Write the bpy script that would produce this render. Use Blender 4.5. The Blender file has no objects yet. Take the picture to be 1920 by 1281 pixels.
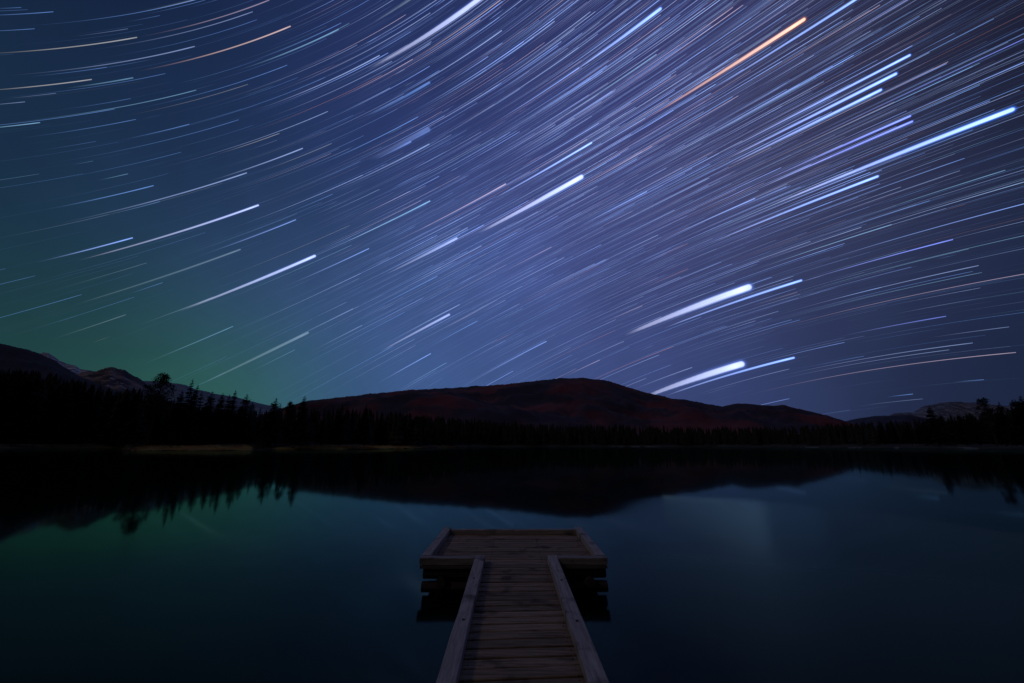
import bpy, bmesh, math, random
from mathutils import Vector, noise
from math import radians as R, sin, cos, tan, atan, pi, exp, sqrt

scene = bpy.context.scene
COL = scene.collection
random.seed(7)

# ------------------------------------------------------------------ camera
CAM_Z = 2.07
PITCH = R(14.45)
cam_d = bpy.data.cameras.new('camera')
cam_d.sensor_width = 36.0
cam_d.lens = 36.0 * 750 / 1920
cam_d.clip_start = 0.05
cam_d.clip_end = 120000
cam = bpy.data.objects.new('camera', cam_d)
cam.location = (0, 0, CAM_Z)
cam.rotation_euler = (pi / 2 + PITCH, 0, 0)
COL.objects.link(cam)
scene.camera = cam

# ------------------------------------------------------------------ exposure
scene.view_settings.view_transform = 'Standard'
scene.view_settings.look = 'None'
scene.view_settings.exposure = 0
scene.view_settings.gamma = 1
scene.view_settings.use_curve_mapping = False
scene.cycles.use_denoising = True
scene.cycles.transparent_max_bounces = 64
scene.cycles.max_bounces = 5
scene.cycles.sample_clamp_indirect = 3.0

# ------------------------------------------------------------------ night sky
world = bpy.data.worlds.new('World')
scene.world = world
world.use_nodes = True
wn, wl = world.node_tree.nodes, world.node_tree.links
wn.clear()


def direction(az, el):
    a, e = R(az), R(el)
    return (sin(a) * cos(e), cos(a) * cos(e), sin(e))


def lin(c):
    return tuple(((v / 255 + 0.055) / 1.055) ** 2.4 if v > 10 else v / 255 / 12.92 for v in c)


# colours of the night sky by direction: azimuth (right of the view axis), elevation, sRGB, spread
SKY = [
    (-54, 5, (28, 68, 56), 60), (-38, 2, (44, 102, 74), 100), (-31, 6, (46, 90, 90), 90), (-45, 10, (34, 76, 66), 70), (-22, 5, (50, 82, 118), 70),
    (-52, 20, (30, 54, 80), 40), (-45, 33, (26, 46, 78), 30), (-33, 20, (50, 74, 112), 40), (-62, 14, (16, 38, 52), 30),
    (-16, 14, (62, 88, 140), 50), (0, 3, (62, 88, 138), 50), (-5, 20, (66, 87, 142), 40), (12, 13, (62, 76, 130), 40),
    (5, 32, (68, 80, 140), 40), (25, 12, (52, 64, 110), 50), (30, 3, (46, 58, 98), 50), (22, 26, (68, 75, 124), 40),
    (18, 44, (60, 64, 120), 26), (-20, 46, (44, 60, 112), 30), (-50, 48, (12, 26, 50), 30), (40, 36, (62, 60, 90), 36),
    (42, 20, (52, 60, 94), 40), (50, 8, (30, 42, 74), 40), (60, 14, (20, 32, 56), 24), (58, 36, (12, 18, 36), 40),
    (60, -2, (26, 36, 60), 20), (0, 62, (30, 40, 80), 14), (180, 70, (26, 28, 38), 5), (-120, 25, (10, 16, 26), 6),
    (120, 25, (12, 14, 26), 6), (180, 10, (10, 9, 14), 6),
]
tc = wn.new('ShaderNodeTexCoord')
nrm = wn.new('ShaderNodeVectorMath'); nrm.operation = 'NORMALIZE'
wl.new(tc.outputs['Generated'], nrm.inputs[0])
acc = wsum = None
for az, el, c, k in SKY:
    d = wn.new('ShaderNodeVectorMath'); d.operation = 'DOT_PRODUCT'
    wl.new(nrm.outputs[0], d.inputs[0]); d.inputs[1].default_value = direction(az, el)
    m = wn.new('ShaderNodeMath'); m.operation = 'MULTIPLY_ADD'
    wl.new(d.outputs['Value'], m.inputs[0]); m.inputs[1].default_value = k; m.inputs[2].default_value = -k
    x = wn.new('ShaderNodeMath'); x.operation = 'EXPONENT'; wl.new(m.outputs[0], x.inputs[0])
    sc = wn.new('ShaderNodeVectorMath'); sc.operation = 'SCALE'
    sc.inputs[0].default_value = lin(c); wl.new(x.outputs[0], sc.inputs['Scale'])
    if acc is None:
        acc, wsum = sc.outputs[0], x.outputs[0]
    else:
        a = wn.new('ShaderNodeVectorMath'); a.operation = 'ADD'
        wl.new(acc, a.inputs[0]); wl.new(sc.outputs[0], a.inputs[1]); acc = a.outputs[0]
        b = wn.new('ShaderNodeMath'); b.operation = 'ADD'
        wl.new(wsum, b.inputs[0]); wl.new(x.outputs[0], b.inputs[1]); wsum = b.outputs[0]
inv = wn.new('ShaderNodeMath'); inv.operation = 'DIVIDE'; inv.inputs[0].default_value = 1
wl.new(wsum, inv.inputs[1])
fin = wn.new('ShaderNodeVectorMath'); fin.operation = 'SCALE'
wl.new(acc, fin.inputs[0]); wl.new(inv.outputs[0], fin.inputs['Scale'])
# patchy airglow
nz = wn.new('ShaderNodeTexNoise'); nz.inputs['Scale'].default_value = 3.4; nz.inputs['Detail'].default_value = 5; nz.inputs['Roughness'].default_value = .55
wl.new(nrm.outputs[0], nz.inputs['Vector'])
mr = wn.new('ShaderNodeMapRange'); mr.inputs[1].default_value = .3; mr.inputs[2].default_value = .7
mr.inputs[3].default_value = .88; mr.inputs[4].default_value = 1.12
wl.new(nz.outputs['Fac'], mr.inputs[0])
fin2 = wn.new('ShaderNodeVectorMath'); fin2.operation = 'SCALE'
wl.new(fin.outputs[0], fin2.inputs[0]); wl.new(mr.outputs[0], fin2.inputs['Scale'])
# physical sky with its sun up, added at a trace of its strength
SUN_EL, SUN_AZ = R(24), R(150)
nish = wn.new('ShaderNodeTexSky'); nish.sky_type = 'NISHITA'; nish.sun_disc = False
nish.sun_elevation = SUN_EL; nish.sun_rotation = SUN_AZ
bg1 = wn.new('ShaderNodeBackground'); wl.new(nish.outputs[0], bg1.inputs['Color']); bg1.inputs['Strength'].default_value = 0.0004
bg2 = wn.new('ShaderNodeBackground'); wl.new(fin2.outputs[0], bg2.inputs['Color']); bg2.inputs['Strength'].default_value = 1.0
add = wn.new('ShaderNodeAddShader'); wl.new(bg1.outputs[0], add.inputs[0]); wl.new(bg2.outputs[0], add.inputs[1])
wo = wn.new('ShaderNodeOutputWorld'); wl.new(add.outputs[0], wo.inputs['Surface'])
world.cycles.sampling_method = 'AUTOMATIC'

# low moon behind and to the left of the camera, very weak
sun_d = bpy.data.lights.new('moon', 'SUN')
sun_d.energy = 0.12
sun_d.angle = R(6)
sun_d.color = (1.0, 0.80, 0.66)
sun = bpy.data.objects.new('moon', sun_d)
sun.rotation_euler = (R(52), 0, R(-62))     # shines to the right and away from the camera
COL.objects.link(sun)

# ------------------------------------------------------------------ helpers
YH = 640.5 + 750 * tan(PITCH)


def at(px, py, Y):
    """world point at forward distance Y that the photo shows at pixel (px, py)"""
    z = Y * tan(PITCH + atan((640.5 - py) / 750))
    dep = Y * cos(PITCH) + z * sin(PITCH)
    return Vector(((px - 960) / 750 * dep, Y, z + CAM_Z))


def on_water(px, py):
    dep = CAM_Z * 750 / (cos(PITCH) * (py - YH))
    return Vector(((px - 960) / 750 * dep, (dep + CAM_Z * sin(PITCH)) / cos(PITCH), 0))


def lerp_tab(tab, x):
    if x <= tab[0][0]:
        return tab[0][1]
    for (a, b), (c, d) in zip(tab, tab[1:]):
        if x <= c:
            return b + (d - b) * (x - a) / (c - a)
    return tab[-1][1]


def tag(o, label=None, cat=None, group=None, kind=None):
    if label: o['label'] = label
    if cat: o['category'] = cat
    if group: o['group'] = group
    if kind: o['kind'] = kind
    return o


def link(name, me, parent=None, mat=None):
    if mat is not None:
        me.materials.append(mat)
    o = bpy.data.objects.new(name, me)
    COL.objects.link(o)
    if parent: o.parent = parent
    return o


def mesh(name, vs, fs, smooth=False):
    me = bpy.data.meshes.new(name)
    me.from_pydata([tuple(v) for v in vs], [], fs)
    me.update()
    if smooth:
        for p in me.polygons: p.use_smooth = True
    return me


def material(name, base, rough=.9, noise_scale=None, base2=None, detail=4, bump=0, bump_scale=20, spec=.3, stretch=None,
             coord='Object', lo=.4, hi=.6):
    m = bpy.data.materials.new(name); m.use_nodes = True
    n, l = m.node_tree.nodes, m.node_tree.links
    b = n['Principled BSDF']
    b.inputs['Base Color'].default_value = (*base, 1)
    b.inputs['Roughness'].default_value = rough
    b.inputs['Specular IOR Level'].default_value = spec
    t = n.new('ShaderNodeTexCoord'); mp = n.new('ShaderNodeMapping')
    l.new(t.outputs[coord], mp.inputs[0])
    if stretch: mp.inputs['Scale'].default_value = stretch
    if noise_scale:
        z = n.new('ShaderNodeTexNoise'); z.inputs['Scale'].default_value = noise_scale; z.inputs['Detail'].default_value = detail
        l.new(mp.outputs[0], z.inputs['Vector'])
        r = n.new('ShaderNodeMapRange'); r.inputs[1].default_value = lo; r.inputs[2].default_value = hi
        l.new(z.outputs['Fac'], r.inputs[0])
        x = n.new('ShaderNodeMix'); x.data_type = 'RGBA'
        x.inputs[6].default_value = (*base, 1); x.inputs[7].default_value = (*base2, 1)
        l.new(r.outputs[0], x.inputs[0]); l.new(x.outputs[2], b.inputs['Base Color'])
    if bump:
        z2 = n.new('ShaderNodeTexNoise'); z2.inputs['Scale'].default_value = bump_scale; z2.inputs['Detail'].default_value = 6
        l.new(mp.outputs[0], z2.inputs['Vector'])
        bp = n.new('ShaderNodeBump'); bp.inputs['Strength'].default_value = bump; bp.inputs['Distance'].default_value = .02
        l.new(z2.outputs['Fac'], bp.inputs['Height']); l.new(bp.outputs[0], b.inputs['Normal'])
    return m

CEL = ((0.704642, 0.543555, -0.456100), (-0.707306, 0.589289, -0.390456), (0.056540, 0.597734, 0.799698))
TRAILS = [
 (168.5,35.96,155,35.58,1.77,0.75,'y','straw coloured star trail off the left edge, topmost bright one'),
 (166.85,38.13,160.64,37.91,1.05,0.5,'b',''),
 (167.61,37.15,162.92,36.96,0.93,0.4,'b',''),
 (155.01,35.7,139.89,35.58,1.84,0.5,'p','long pinkish grey star trail arcing to the top edge'),
 (159.96,35.41,142.31,35.23,1.38,0.5,'w',''),
 (159.46,34.85,142.34,34.6,0.85,0.35,'b',''),
 (167.41,34.44,150.17,34.1,1.64,0.6,'w','thin white blue star trail ending left of the bright reddish white one'),
 (166.1,34.13,159.22,33.91,1.01,0.35,'b',''),
 (170.27,33.47,161.08,33.22,1.73,0.8,'y','straw coloured star trail off the left edge, second bright one down'),
 (169.17,32.99,154.47,32.68,0.89,0.35,'b',''),
 (163.67,32.89,157.55,32.85,2.12,0.4,'c',''),
 (156.88,33.38,139.15,33.25,2.44,0.85,'r','bright reddish white star trail with a blunt head in the upper left sky'),
 (168.62,32.72,164.53,32.59,0.76,0.4,'w',''),
 (170.31,32.38,167.16,32.24,0.97,0.5,'w',''),
 (169.62,31.24,152.54,30.9,1.42,0.45,'c',''),
 (172.02,30.83,167.11,30.67,1.52,0.7,'c','short cyan star trail crossing the left edge above the green glow'),
 (169.36,29.93,159.58,29.74,1.11,0.4,'b',''),
 (165.08,31.52,158.9,31.38,0.86,0.3,'b',''),
 (160.43,30.3,147.09,30.16,1.01,0.35,'y',''),
 (161.78,28.71,155.14,28.38,1.38,0.45,'b',''),
 (159.45,28.82,138.42,28.33,1.19,0.3,'b',''),
 (160.84,25.21,140.2,25.41,1.54,0.45,'w',''),
 (168.9,28.56,163.94,28.65,0.78,0.2,'b',''),
 (167.11,27.18,165.15,27.17,0.79,0.2,'c',''),
 (153.6,37.35,146.57,37.2,1.27,0.3,'y',''),
 (153.81,37.11,146.46,36.98,0.92,0.3,'b',''),
 (160.75,36.37,155.34,36.25,0.8,0.35,'w',''),
 (165.22,38.32,162.87,38.3,0.89,0.3,'b',''),
 (155.37,36.82,151.7,36.71,0.82,0.25,'b',''),
 (133.19,27.27,114.14,27.33,7.29,1,'W','broad white star trail sweeping out through the top edge left of centre'),
 (129.85,30.98,122.83,30.65,3.41,0.35,'g',''),
 (147.66,31.51,134.09,31.46,2.58,0.45,'c',''),
 (147.4,31.82,133.42,31.82,1.19,0.45,'b',''),
 (147.78,31.35,132.56,31.49,1.03,0.4,'c',''),
 (148.7,27.58,131.02,27.91,2.23,0.85,'w','sharp white star trail left of the broad white one at the top'),
 (151.29,28.36,132.92,29.63,1.16,0.4,'w',''),
 (147.22,28.69,122.94,28.79,1.6,0.55,'w',''),
 (131.55,28.42,114.34,27.04,1.47,0.5,'y',''),
 (148.31,27.21,129.97,26.91,1.7,0.5,'w',''),
 (137.01,26.22,124.62,26.5,1.41,0.55,'w',''),
 (131.34,26.63,114.21,26.12,1.76,0.65,'r',''),
 (134.31,24.66,116.03,23.79,2.24,0.85,'w','crisp blue white star trail ending right of the broad white one near the top'),
 (136.28,22.92,126.93,23.4,4.51,0.3,'b',''),
 (149.73,23.27,140.2,25.41,1.16,0.3,'w',''),
 (154.66,25.3,146.78,25.22,1.49,0.5,'y',''),
 (157.03,23.49,145.21,23.08,2.55,0.8,'w','bright white star trail high above the left treeline, ending mid sky'),
 (151.65,22.36,141.76,22.41,1.31,0.4,'y',''),
 (146.35,17.82,130.55,17.78,2.54,0.7,'w',''),
 (147.11,21.06,130.23,20.94,1.89,0.55,'b',''),
 (138.69,19.27,129.81,19.23,9.72,0.16,'B','soft wide patch of faint blue star trails left of the sky centre'),
 (137.95,19.23,132.61,18.96,3.26,0.25,'B',''),
 (132.98,19.64,118.76,19.47,1.85,0.5,'b',''),
 (110.61,16.5,99.64,16.2,5.09,1,'B','bright blue white star trail ending near the top edge right of centre'),
 (122.21,21.53,110.07,21.49,2.1,0.75,'w',''),
 (121.46,20.2,106.13,20.12,1.78,0.7,'w',''),
 (123.74,16.38,109.6,16.22,2.56,0.75,'B',''),
 (116.15,13,101.21,13.04,1.45,0.55,'w',''),
 (116.15,13,101.53,12.73,2.39,0.7,'c',''),
 (123.12,11.77,112.42,11.87,2.04,0.6,'w',''),
 (114.71,11.33,100.45,9.79,2.05,0.5,'p',''),
 (111.3,7.56,101.98,7.94,1.46,0.5,'p',''),
 (107.04,4.31,96.23,4.59,1.63,0.6,'b',''),
 (126.92,8.52,111.76,8.31,3.31,0.85,'B','bright blue white star trail just above the thick white one in mid sky'),
 (128.22,8.41,112.05,8.95,1.87,0.6,'p',''),
 (112.78,2.62,102.22,2.53,1.63,0.5,'w',''),
 (104.37,7.56,88.86,7.41,5.58,1,'O','bright orange star trail near the top right, the only orange one of that size'),
 (108.21,8.06,103.12,7.44,1.79,0.4,'o',''),
 (98.05,6.43,84.48,6.39,3.32,0.8,'B','blue white star trail leaving the top edge right of the orange one'),
 (99.11,0.05,82.93,-0.29,3.35,0.8,'C','uppermost of the three parallel blue white star trails in the upper right'),
 (99.41,-0.83,84.05,-1.22,4.19,0.85,'C','middle one of the three parallel blue white star trails in the upper right'),
 (99.67,-1.6,85.26,-1.94,3.93,0.85,'C','lowest of the three parallel blue white star trails in the upper right'),
 (87.42,-2.45,80.98,-2.39,1.28,0.6,'B',''),
 (83.1,-0.26,80.15,-0.37,0.92,0.4,'B',''),
 (96.82,-5.15,83.91,-5.33,2.85,0.65,'V','violet blue star trail, upper one of the pair above the thick right hand trail'),
 (97,-5.71,83.88,-5.87,3,0.7,'V','violet blue star trail, lower one of the pair above the thick right hand trail'),
 (95.55,-4.56,84.02,-4.75,1.14,0.45,'B',''),
 (88.45,-4.99,79.22,-6.83,1.11,0.6,'B',''),
 (88,-4.91,76.59,-4.98,1.67,0.65,'B','long blue star trail running out through the right edge above the thickest one there'),
 (95.03,-2.83,76.36,-3.29,1.2,0.55,'V',''),
 (82.86,-2.58,76.24,-2.47,0.81,0.4,'b',''),
 (96.5,-7.68,78.23,-8.22,6.01,1,'C','thickest white star trail with blue halo, ending by the right edge'),
 (86.71,-9.21,76.6,-8.94,1.02,0.5,'w',''),
 (86.54,1.22,81.39,0.66,0.82,0.35,'o',''),
 (84.64,2.71,79.36,2.39,1.75,0.35,'g',''),
 (103.61,-9.35,87.2,-9.57,3.96,0.95,'B','bright blue white star trail directly under the thickest right hand one'),
 (101.43,-10.3,91.15,-10.34,1.39,0.5,'b',''),
 (100.01,-11.51,81.83,-11.71,1.09,0.5,'w',''),
 (100.74,-13.69,89.53,-13.96,1.68,0.6,'w',''),
 (100.99,-14.42,87.23,-14.65,1.75,0.6,'c',''),
 (89.83,-12.4,79.31,-12.91,1.52,0.55,'c',''),
 (96.68,-15.44,77.6,-16.16,1.56,0.65,'B',''),
 (97.9,-17.56,83.41,-17.69,2.01,0.75,'V','lone slim violet white star trail at mid height towards the right edge'),
 (113.16,-17.52,96.12,-17.56,4.04,0.85,'B','slim blue white star trail beneath the fattest white one, ending further right'),
 (101.18,-20.32,82.26,-20.61,1.52,0.6,'w',''),
 (103.56,-21.67,78.49,-22.13,1.23,0.6,'p',''),
 (94.89,-25.49,85.36,-24.75,1.78,0.45,'V',''),
 (87.33,-27.29,81.4,-26.56,1.19,0.45,'w',''),
 (89.84,-19.69,78.75,-19.94,0.81,0.3,'w',''),
 (86.29,-13.7,77.35,-14.35,1.54,0.25,'c',''),
 (83.96,-14.56,82.05,-14.81,0.97,0.25,'o',''),
 (102.41,-18.49,96.86,-18.73,1.26,0.35,'p',''),
 (130.3,5.32,114.58,5.29,9.89,1,'W','thick white star trail with rounded head in the middle of the sky'),
 (119.39,0.04,108.01,-0.27,2.47,0.65,'B',''),
 (119.49,-3.6,105.89,-3.94,1.89,0.45,'w',''),
 (109.94,-6.27,97.55,-6.75,2.56,0.7,'B',''),
 (112.28,-8.37,105.95,-8.52,1.69,0.4,'o',''),
 (113.56,-11.38,107.07,-11.49,2.06,0.4,'o',''),
 (118.12,-15.99,101.48,-16.39,13.71,1,'W',"fattest white star trail above the hill's right slope, upper of two alike"),
 (118.82,-16.09,112.51,-16,1.81,0.4,'w',''),
 (118.64,-13.97,102.01,-16.47,1.7,0.45,'w',''),
 (128.21,2.16,113.22,3.3,1.98,0.45,'w',''),
 (130.6,-0.81,121.97,-0.96,2.29,0.45,'p',''),
 (133.9,-2.22,121.03,-3.06,2.17,0.45,'w',''),
 (166.53,12.13,150.69,11.84,5.29,0.8,'W','white star trail with blunt head above the left forest, standing alone'),
 (161.88,16.52,150.37,16.46,2.3,0.6,'B',''),
 (155.42,9.66,144.22,9.92,2.35,0.6,'B',''),
 (146.96,11.99,134.02,11.83,2.61,0.6,'c',''),
 (138.12,9.78,123.85,9.22,2.63,0.65,'p','pinkish white slim star trail left of the thick central one'),
 (143.6,5.81,131.11,6.6,2.49,0.55,'w',''),
 (143.85,5.37,133.16,6.04,5.01,0.5,'W',''),
 (142.98,5.5,128.98,5.92,2.25,0.5,'B',''),
 (144.04,3.62,130.55,3.6,2.29,0.55,'w',''),
 (149.27,2.7,137.98,2.73,2.29,0.5,'b',''),
 (149.77,-2.36,139.11,-2.72,5.22,0.5,'W',''),
 (149.67,-2.17,137.11,-2.16,2.35,0.5,'w',''),
 (144.02,-5.18,136.02,-5.38,2.38,0.45,'b',''),
 (168.85,4.92,156.23,3.75,5.04,0.38,'g','wide dim grey star trail low over the left treeline'),
 (157.27,1.53,150.03,1.49,1.93,0.4,'w',''),
 (165.92,25.61,163.13,25.56,1.15,0.4,'c',''),
 (170.83,24.12,161.69,24.06,1.77,0.65,'b',''),
 (170.88,23.02,152.49,22.74,2.6,0.7,'w',''),
 (166.68,22.51,162.02,22.54,1.07,0.35,'b',''),
 (173.88,20.1,166.1,20.02,2.41,0.85,'B','short bright blue white star trail nearest the left edge over the green glow'),
 (171.15,19.69,153.33,19.33,3.12,0.75,'W','white star trail with blunt head, upper left of the one standing over the forest'),
 (174.36,18.16,166.35,17.41,1.33,0.3,'g',''),
 (173.74,16.43,157.71,15.65,2.93,0.32,'g',''),
 (170.4,12.24,162.82,11.93,2.09,0.35,'g',''),
 (176.48,13.77,170.47,13.31,1.95,0.35,'g',''),
 (172.04,9.14,162.79,8.14,2.18,0.35,'c',''),
 (169.59,15.02,166.15,15.11,1.21,0.35,'b',''),
 (119.62,-25.36,105.54,-25.09,13.44,1,'W',"fattest white star trail rising from the hill's right slope, lower of two alike"),
 (116.56,-26.59,99.63,-25.93,3.94,0.8,'B',"slim blue white star trail just under the fat one over the hill's slope"),
 (103.69,-28.78,84.05,-27.61,1.42,0.55,'w',''),
 (103.46,-29.03,85.85,-27.98,1.11,0.5,'w',''),
 (107.01,-30.3,81.4,-28.88,1.44,0.65,'p','long pink white star trail lowest over the right hand hills'),
 (114.07,-27.99,100.52,-27.07,1.39,0.4,'w',''),
 (152.56,-5.9,143.98,-6.31,2.46,0.6,'B',''),
 (143.13,-12.74,128.47,-12.51,2.52,0.55,'B',''),
 (128.96,-18.46,122.72,-18.13,2.06,0.5,'p',''),
 (121.21,-24.37,111.46,-23.63,2.08,0.5,'w',''),
 (92.29,-32.07,89.75,-31.84,1.42,0.5,'b',''),
 (86.44,-31.33,84.01,-31.07,1.11,0.45,'b',''),
 (95.82,-33.35,89.08,-32.4,1.08,0.3,'w',''),
 (129.73,-17.42,118.49,-17.12,1.76,0.4,'w',''),
 (105.08,-22.22,97.58,-21.89,1.36,0.35,'b',''),
 (99.58,-27.81,92.87,-27.33,1.13,0.3,'b',''),
]
# ------------------------------------------------------------------ star trails
DOME = 40000.0


def cel(h, d):
    h, d = R(h), R(d)
    v = (cos(d) * cos(h), cos(d) * sin(h), sin(d))
    return Vector([sum(a * b for a, b in zip(r, v)) for r in CEL])


star_mat = bpy.data.materials.new('starlight'); star_mat.use_nodes = True
n, l = star_mat.node_tree.nodes, star_mat.node_tree.links
n.clear()


def mnode(op, a, b=None, c=None):
    q = n.new('ShaderNodeMath'); q.operation = op
    for i, v in enumerate((a, b, c)):
        if v is None: continue
        if isinstance(v, (int, float)): q.inputs[i].default_value = v
        else: l.new(v, q.inputs[i])
    return q.outputs[0]


ac = n.new('ShaderNodeAttribute'); ac.attribute_name = 'core'
ah = n.new('ShaderNodeAttribute'); ah.attribute_name = 'halo'
uvn = n.new('ShaderNodeUVMap'); uvn.uv_map = 'trail'
sx = n.new('ShaderNodeSeparateXYZ'); l.new(uvn.outputs[0], sx.inputs[0])
# across the ribbon: v runs 0..1, r = 0 on the axis and 1 at the rim
rr = mnode('ABSOLUTE', mnode('MULTIPLY_ADD', sx.outputs[1], 2.0, -1.0))
core = n.new('ShaderNodeMapRange'); core.interpolation_type = 'SMOOTHSTEP'
core.inputs[1].default_value = .55; core.inputs[2].default_value = .26; core.inputs[3].default_value = 0; core.inputs[4].default_value = 1
l.new(rr, core.inputs[0])
halo = mnode('SUBTRACT', mnode('EXPONENT', mnode('MULTIPLY', mnode('MULTIPLY', rr, rr), -4.0)), 0.0183)
s1 = n.new('ShaderNodeVectorMath'); s1.operation = 'SCALE'; l.new(ac.outputs['Color'], s1.inputs[0]); l.new(core.outputs[0], s1.inputs['Scale'])
s2 = n.new('ShaderNodeVectorMath'); s2.operation = 'SCALE'; l.new(ah.outputs['Color'], s2.inputs[0]); l.new(halo, s2.inputs['Scale'])
s3 = n.new('ShaderNodeVectorMath'); s3.operation = 'ADD'; l.new(s1.outputs[0], s3.inputs[0]); l.new(s2.outputs[0], s3.inputs[1])
em = n.new('ShaderNodeEmission'); l.new(s3.outputs[0], em.inputs['Color'])
tr = n.new('ShaderNodeBsdfTransparent')
ad = n.new('ShaderNodeAddShader'); l.new(em.outputs[0], ad.inputs[0]); l.new(tr.outputs[0], ad.inputs[1])
om = n.new('ShaderNodeOutputMaterial'); l.new(ad.outputs[0], om.inputs['Surface'])
star_mat.cycles.emission_sampling = 'NONE'

# start (old, low in the sky) and end colours, glow colour and its strength
HUES = {
    'W': ((.30, .28, .30), (.72, .74, .80), (.08, .20, .80), .8),
    'C': ((.28, .27, .30), (.62, .74, .92), (.03, .18, .95), 1.5),
    'B': ((.22, .26, .42), (.46, .64, 1.0), (.04, .15, .75), 1.1),
    'V': ((.26, .26, .40), (.44, .50, 1.0), (.04, .10, .75), 1.5),
    'O': ((.34, .22, .20), (.88, .68, .56), (.75, .20, .02), .7),
    'w': ((.22, .26, .44), (.50, .64, 1.0), (.04, .12, .46), .4),
    'b': ((.10, .20, .45), (.22, .44, 1.0), (.02, .08, .40), .35),
    'c': ((.16, .32, .42), (.30, .58, .85), (.02, .14, .35), .25),
    'p': ((.40, .28, .34), (.78, .64, .80), (.20, .08, .20), .2),
    'y': ((.45, .42, .34), (.66, .66, .66), (.10, .10, .10), .15),
    'r': ((.45, .28, .24), (.90, .74, .68), (.50, .10, .06), .3),
    'o': ((.40, .20, .12), (.55, .26, .14), (.20, .05, .02), .2),
    'g': ((.16, .22, .24), (.34, .46, .55), (.03, .06, .12), .2),
}
WORDS = {'W': 'white', 'C': 'bright blue white', 'B': 'blue white', 'V': 'violet blue', 'O': 'orange', 'w': 'pale blue white', 'b': 'blue',
         'c': 'pale cyan', 'p': 'pinkish', 'y': 'straw coloured', 'r': 'reddish', 'o': 'rusty orange', 'g': 'grey'}


def ribbon(vs, fs, att, h0, d0, h1, d1, wid, bri, key, soft=0, nseg=None, fade=None):
    """one arc round the celestial pole; wid = full width in milliradians"""
    c0, c1, hc, hs = HUES[key]
    big = wid > 2.6
    nseg = nseg or max(10, int(abs(h1 - h0) * 1.3))
    d0 = d1
    half = wid / 2000 * (1.7 if not big else 2.2)
    base = len(vs)
    for i in range(nseg + 1):
        t = i / nseg
        p = cel(h0 + (h1 - h0) * t, d0 + (d1 - d0) * t)
        q = cel(h0 + (h1 - h0) * (t + .01), d0 + (d1 - d0) * (t + .01))
        side = p.cross(q - p).normalized()
        w = half * ((.35 + .65 * min(1, t * 1.5) ** .8) if big else (.7 + .3 * t))
        vs.append((p - side * w) * DOME); vs.append((p + side * w) * DOME)
        if fade:
            a = fade(t)
        else:
            a = min(1, (t / (.16 if big else .45)) ** 1.3) * (.66 + .34 * t)
            a *= 1 - max(0, t - .985) / .015 * .3
        e = 1 if big else .75
        u = t ** 1.3
        a *= 1 + .3 * max(0, (t - .8) / .2) ** 2 if big else 1
        cc = [(x + (y - x) * u) * bri * a * e for x, y in zip(c0, c1)]
        hh = [x * hs * bri * a * (.15 + .85 * t ** 1.5) * (1.5 if big else 1) for x in hc]
        for _ in (0, 1): att.append((cc, hh, t))
        if i:
            k = base + 2 * i
            fs.append((k - 2, k, k + 1, k - 1))
    if big:      # rounded head
        p = cel(h1, d1); q = cel(h1 + (h1 - h0) * .01, d1 + (d1 - d0) * .01)
        fw = (q - p).normalized(); side = p.cross(fw).normalized()
        ctr = len(vs); vs.append(p * DOME); att.append((cc, hh, 'c'))
        ring = []
        for j in range(9):
            a = -pi / 2 + pi * j / 8
            vs.append((p + (side * sin(a) + fw * cos(a)) * half) * DOME); att.append((cc, hh, 'r')); ring.append(len(vs) - 1)
        for j in range(8):
            fs.append((ctr, ring[j], ring[j + 1]))


def ribbon_mesh(vs, fs, att):
    me = mesh('star_trail', vs, fs)
    ca = me.attributes.new('core', 'FLOAT_COLOR', 'POINT'); ha = me.attributes.new('halo', 'FLOAT_COLOR', 'POINT')
    for i, (c, h, _) in enumerate(att):
        ca.data[i].color = (*c, 1); ha.data[i].color = (*h, 1)
    uv = me.uv_layers.new(name='trail')
    for p in me.polygons:
        for li in p.loop_indices:
            vi = me.loops[li].vertex_index
            t = att[vi][2]
            if t == 'c': uv.data[li].uv = (1, .5)
            elif t == 'r': uv.data[li].uv = (1, 1)
            else: uv.data[li].uv = (t, 0 if li - p.loop_start in (0, 1) else 1)
    return me


def where(px, py):
    """plain words for a place in the sky"""
    if py < 230: v = 'high'
    elif py < 470: v = 'at mid height'
    else: v = 'low'
    if px < 320: h = 'at the far left'
    elif px < 700: h = 'over the left treeline'
    elif px < 1100: h = 'over the middle of the lake'
    elif px < 1500: h = "over the hill's right slope"
    else: h = 'at the far right'
    return v, h


def project(d):
    cy = -d.y * sin(PITCH) + d.z * cos(PITCH); dz = d.y * cos(PITCH) + d.z * sin(PITCH)
    if dz < .05: return (9999, 9999)
    return 960 + 750 * d.x / dz, 640.5 - 750 * cy / dz


def star_object(args, label):
    vs, fs, att = [], [], []
    ribbon(vs, fs, att, *args)
    o = link('star_trail', ribbon_mesh(vs, fs, att), mat=star_mat)
    if not label:
        h0, d0, h1, d1, wid, bri, key = args
        x, y = project(cel((h0 + h1) / 2, (d0 + d1) / 2))
        v, h = where(x, y)
        th = 'hair thin' if wid < 1.3 else 'fine' if wid < 1.9 else 'slim' if wid < 3 else 'broad'
        br = 'faint ' if bri < .35 else ''
        label = '%s%s %s star trail %s %s' % (br, th, WORDS[key], v, h)
        tag(o, label, 'star trail', label.replace('star trail', 'star trails'))
    else:
        tag(o, label, 'star trail', 'conspicuous star trails')
    return o


for t in TRAILS:
    t = list(t)
    if t[6] in 'bc': t[5] *= 1.3
    star_object(t[:7], t[7])

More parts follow.
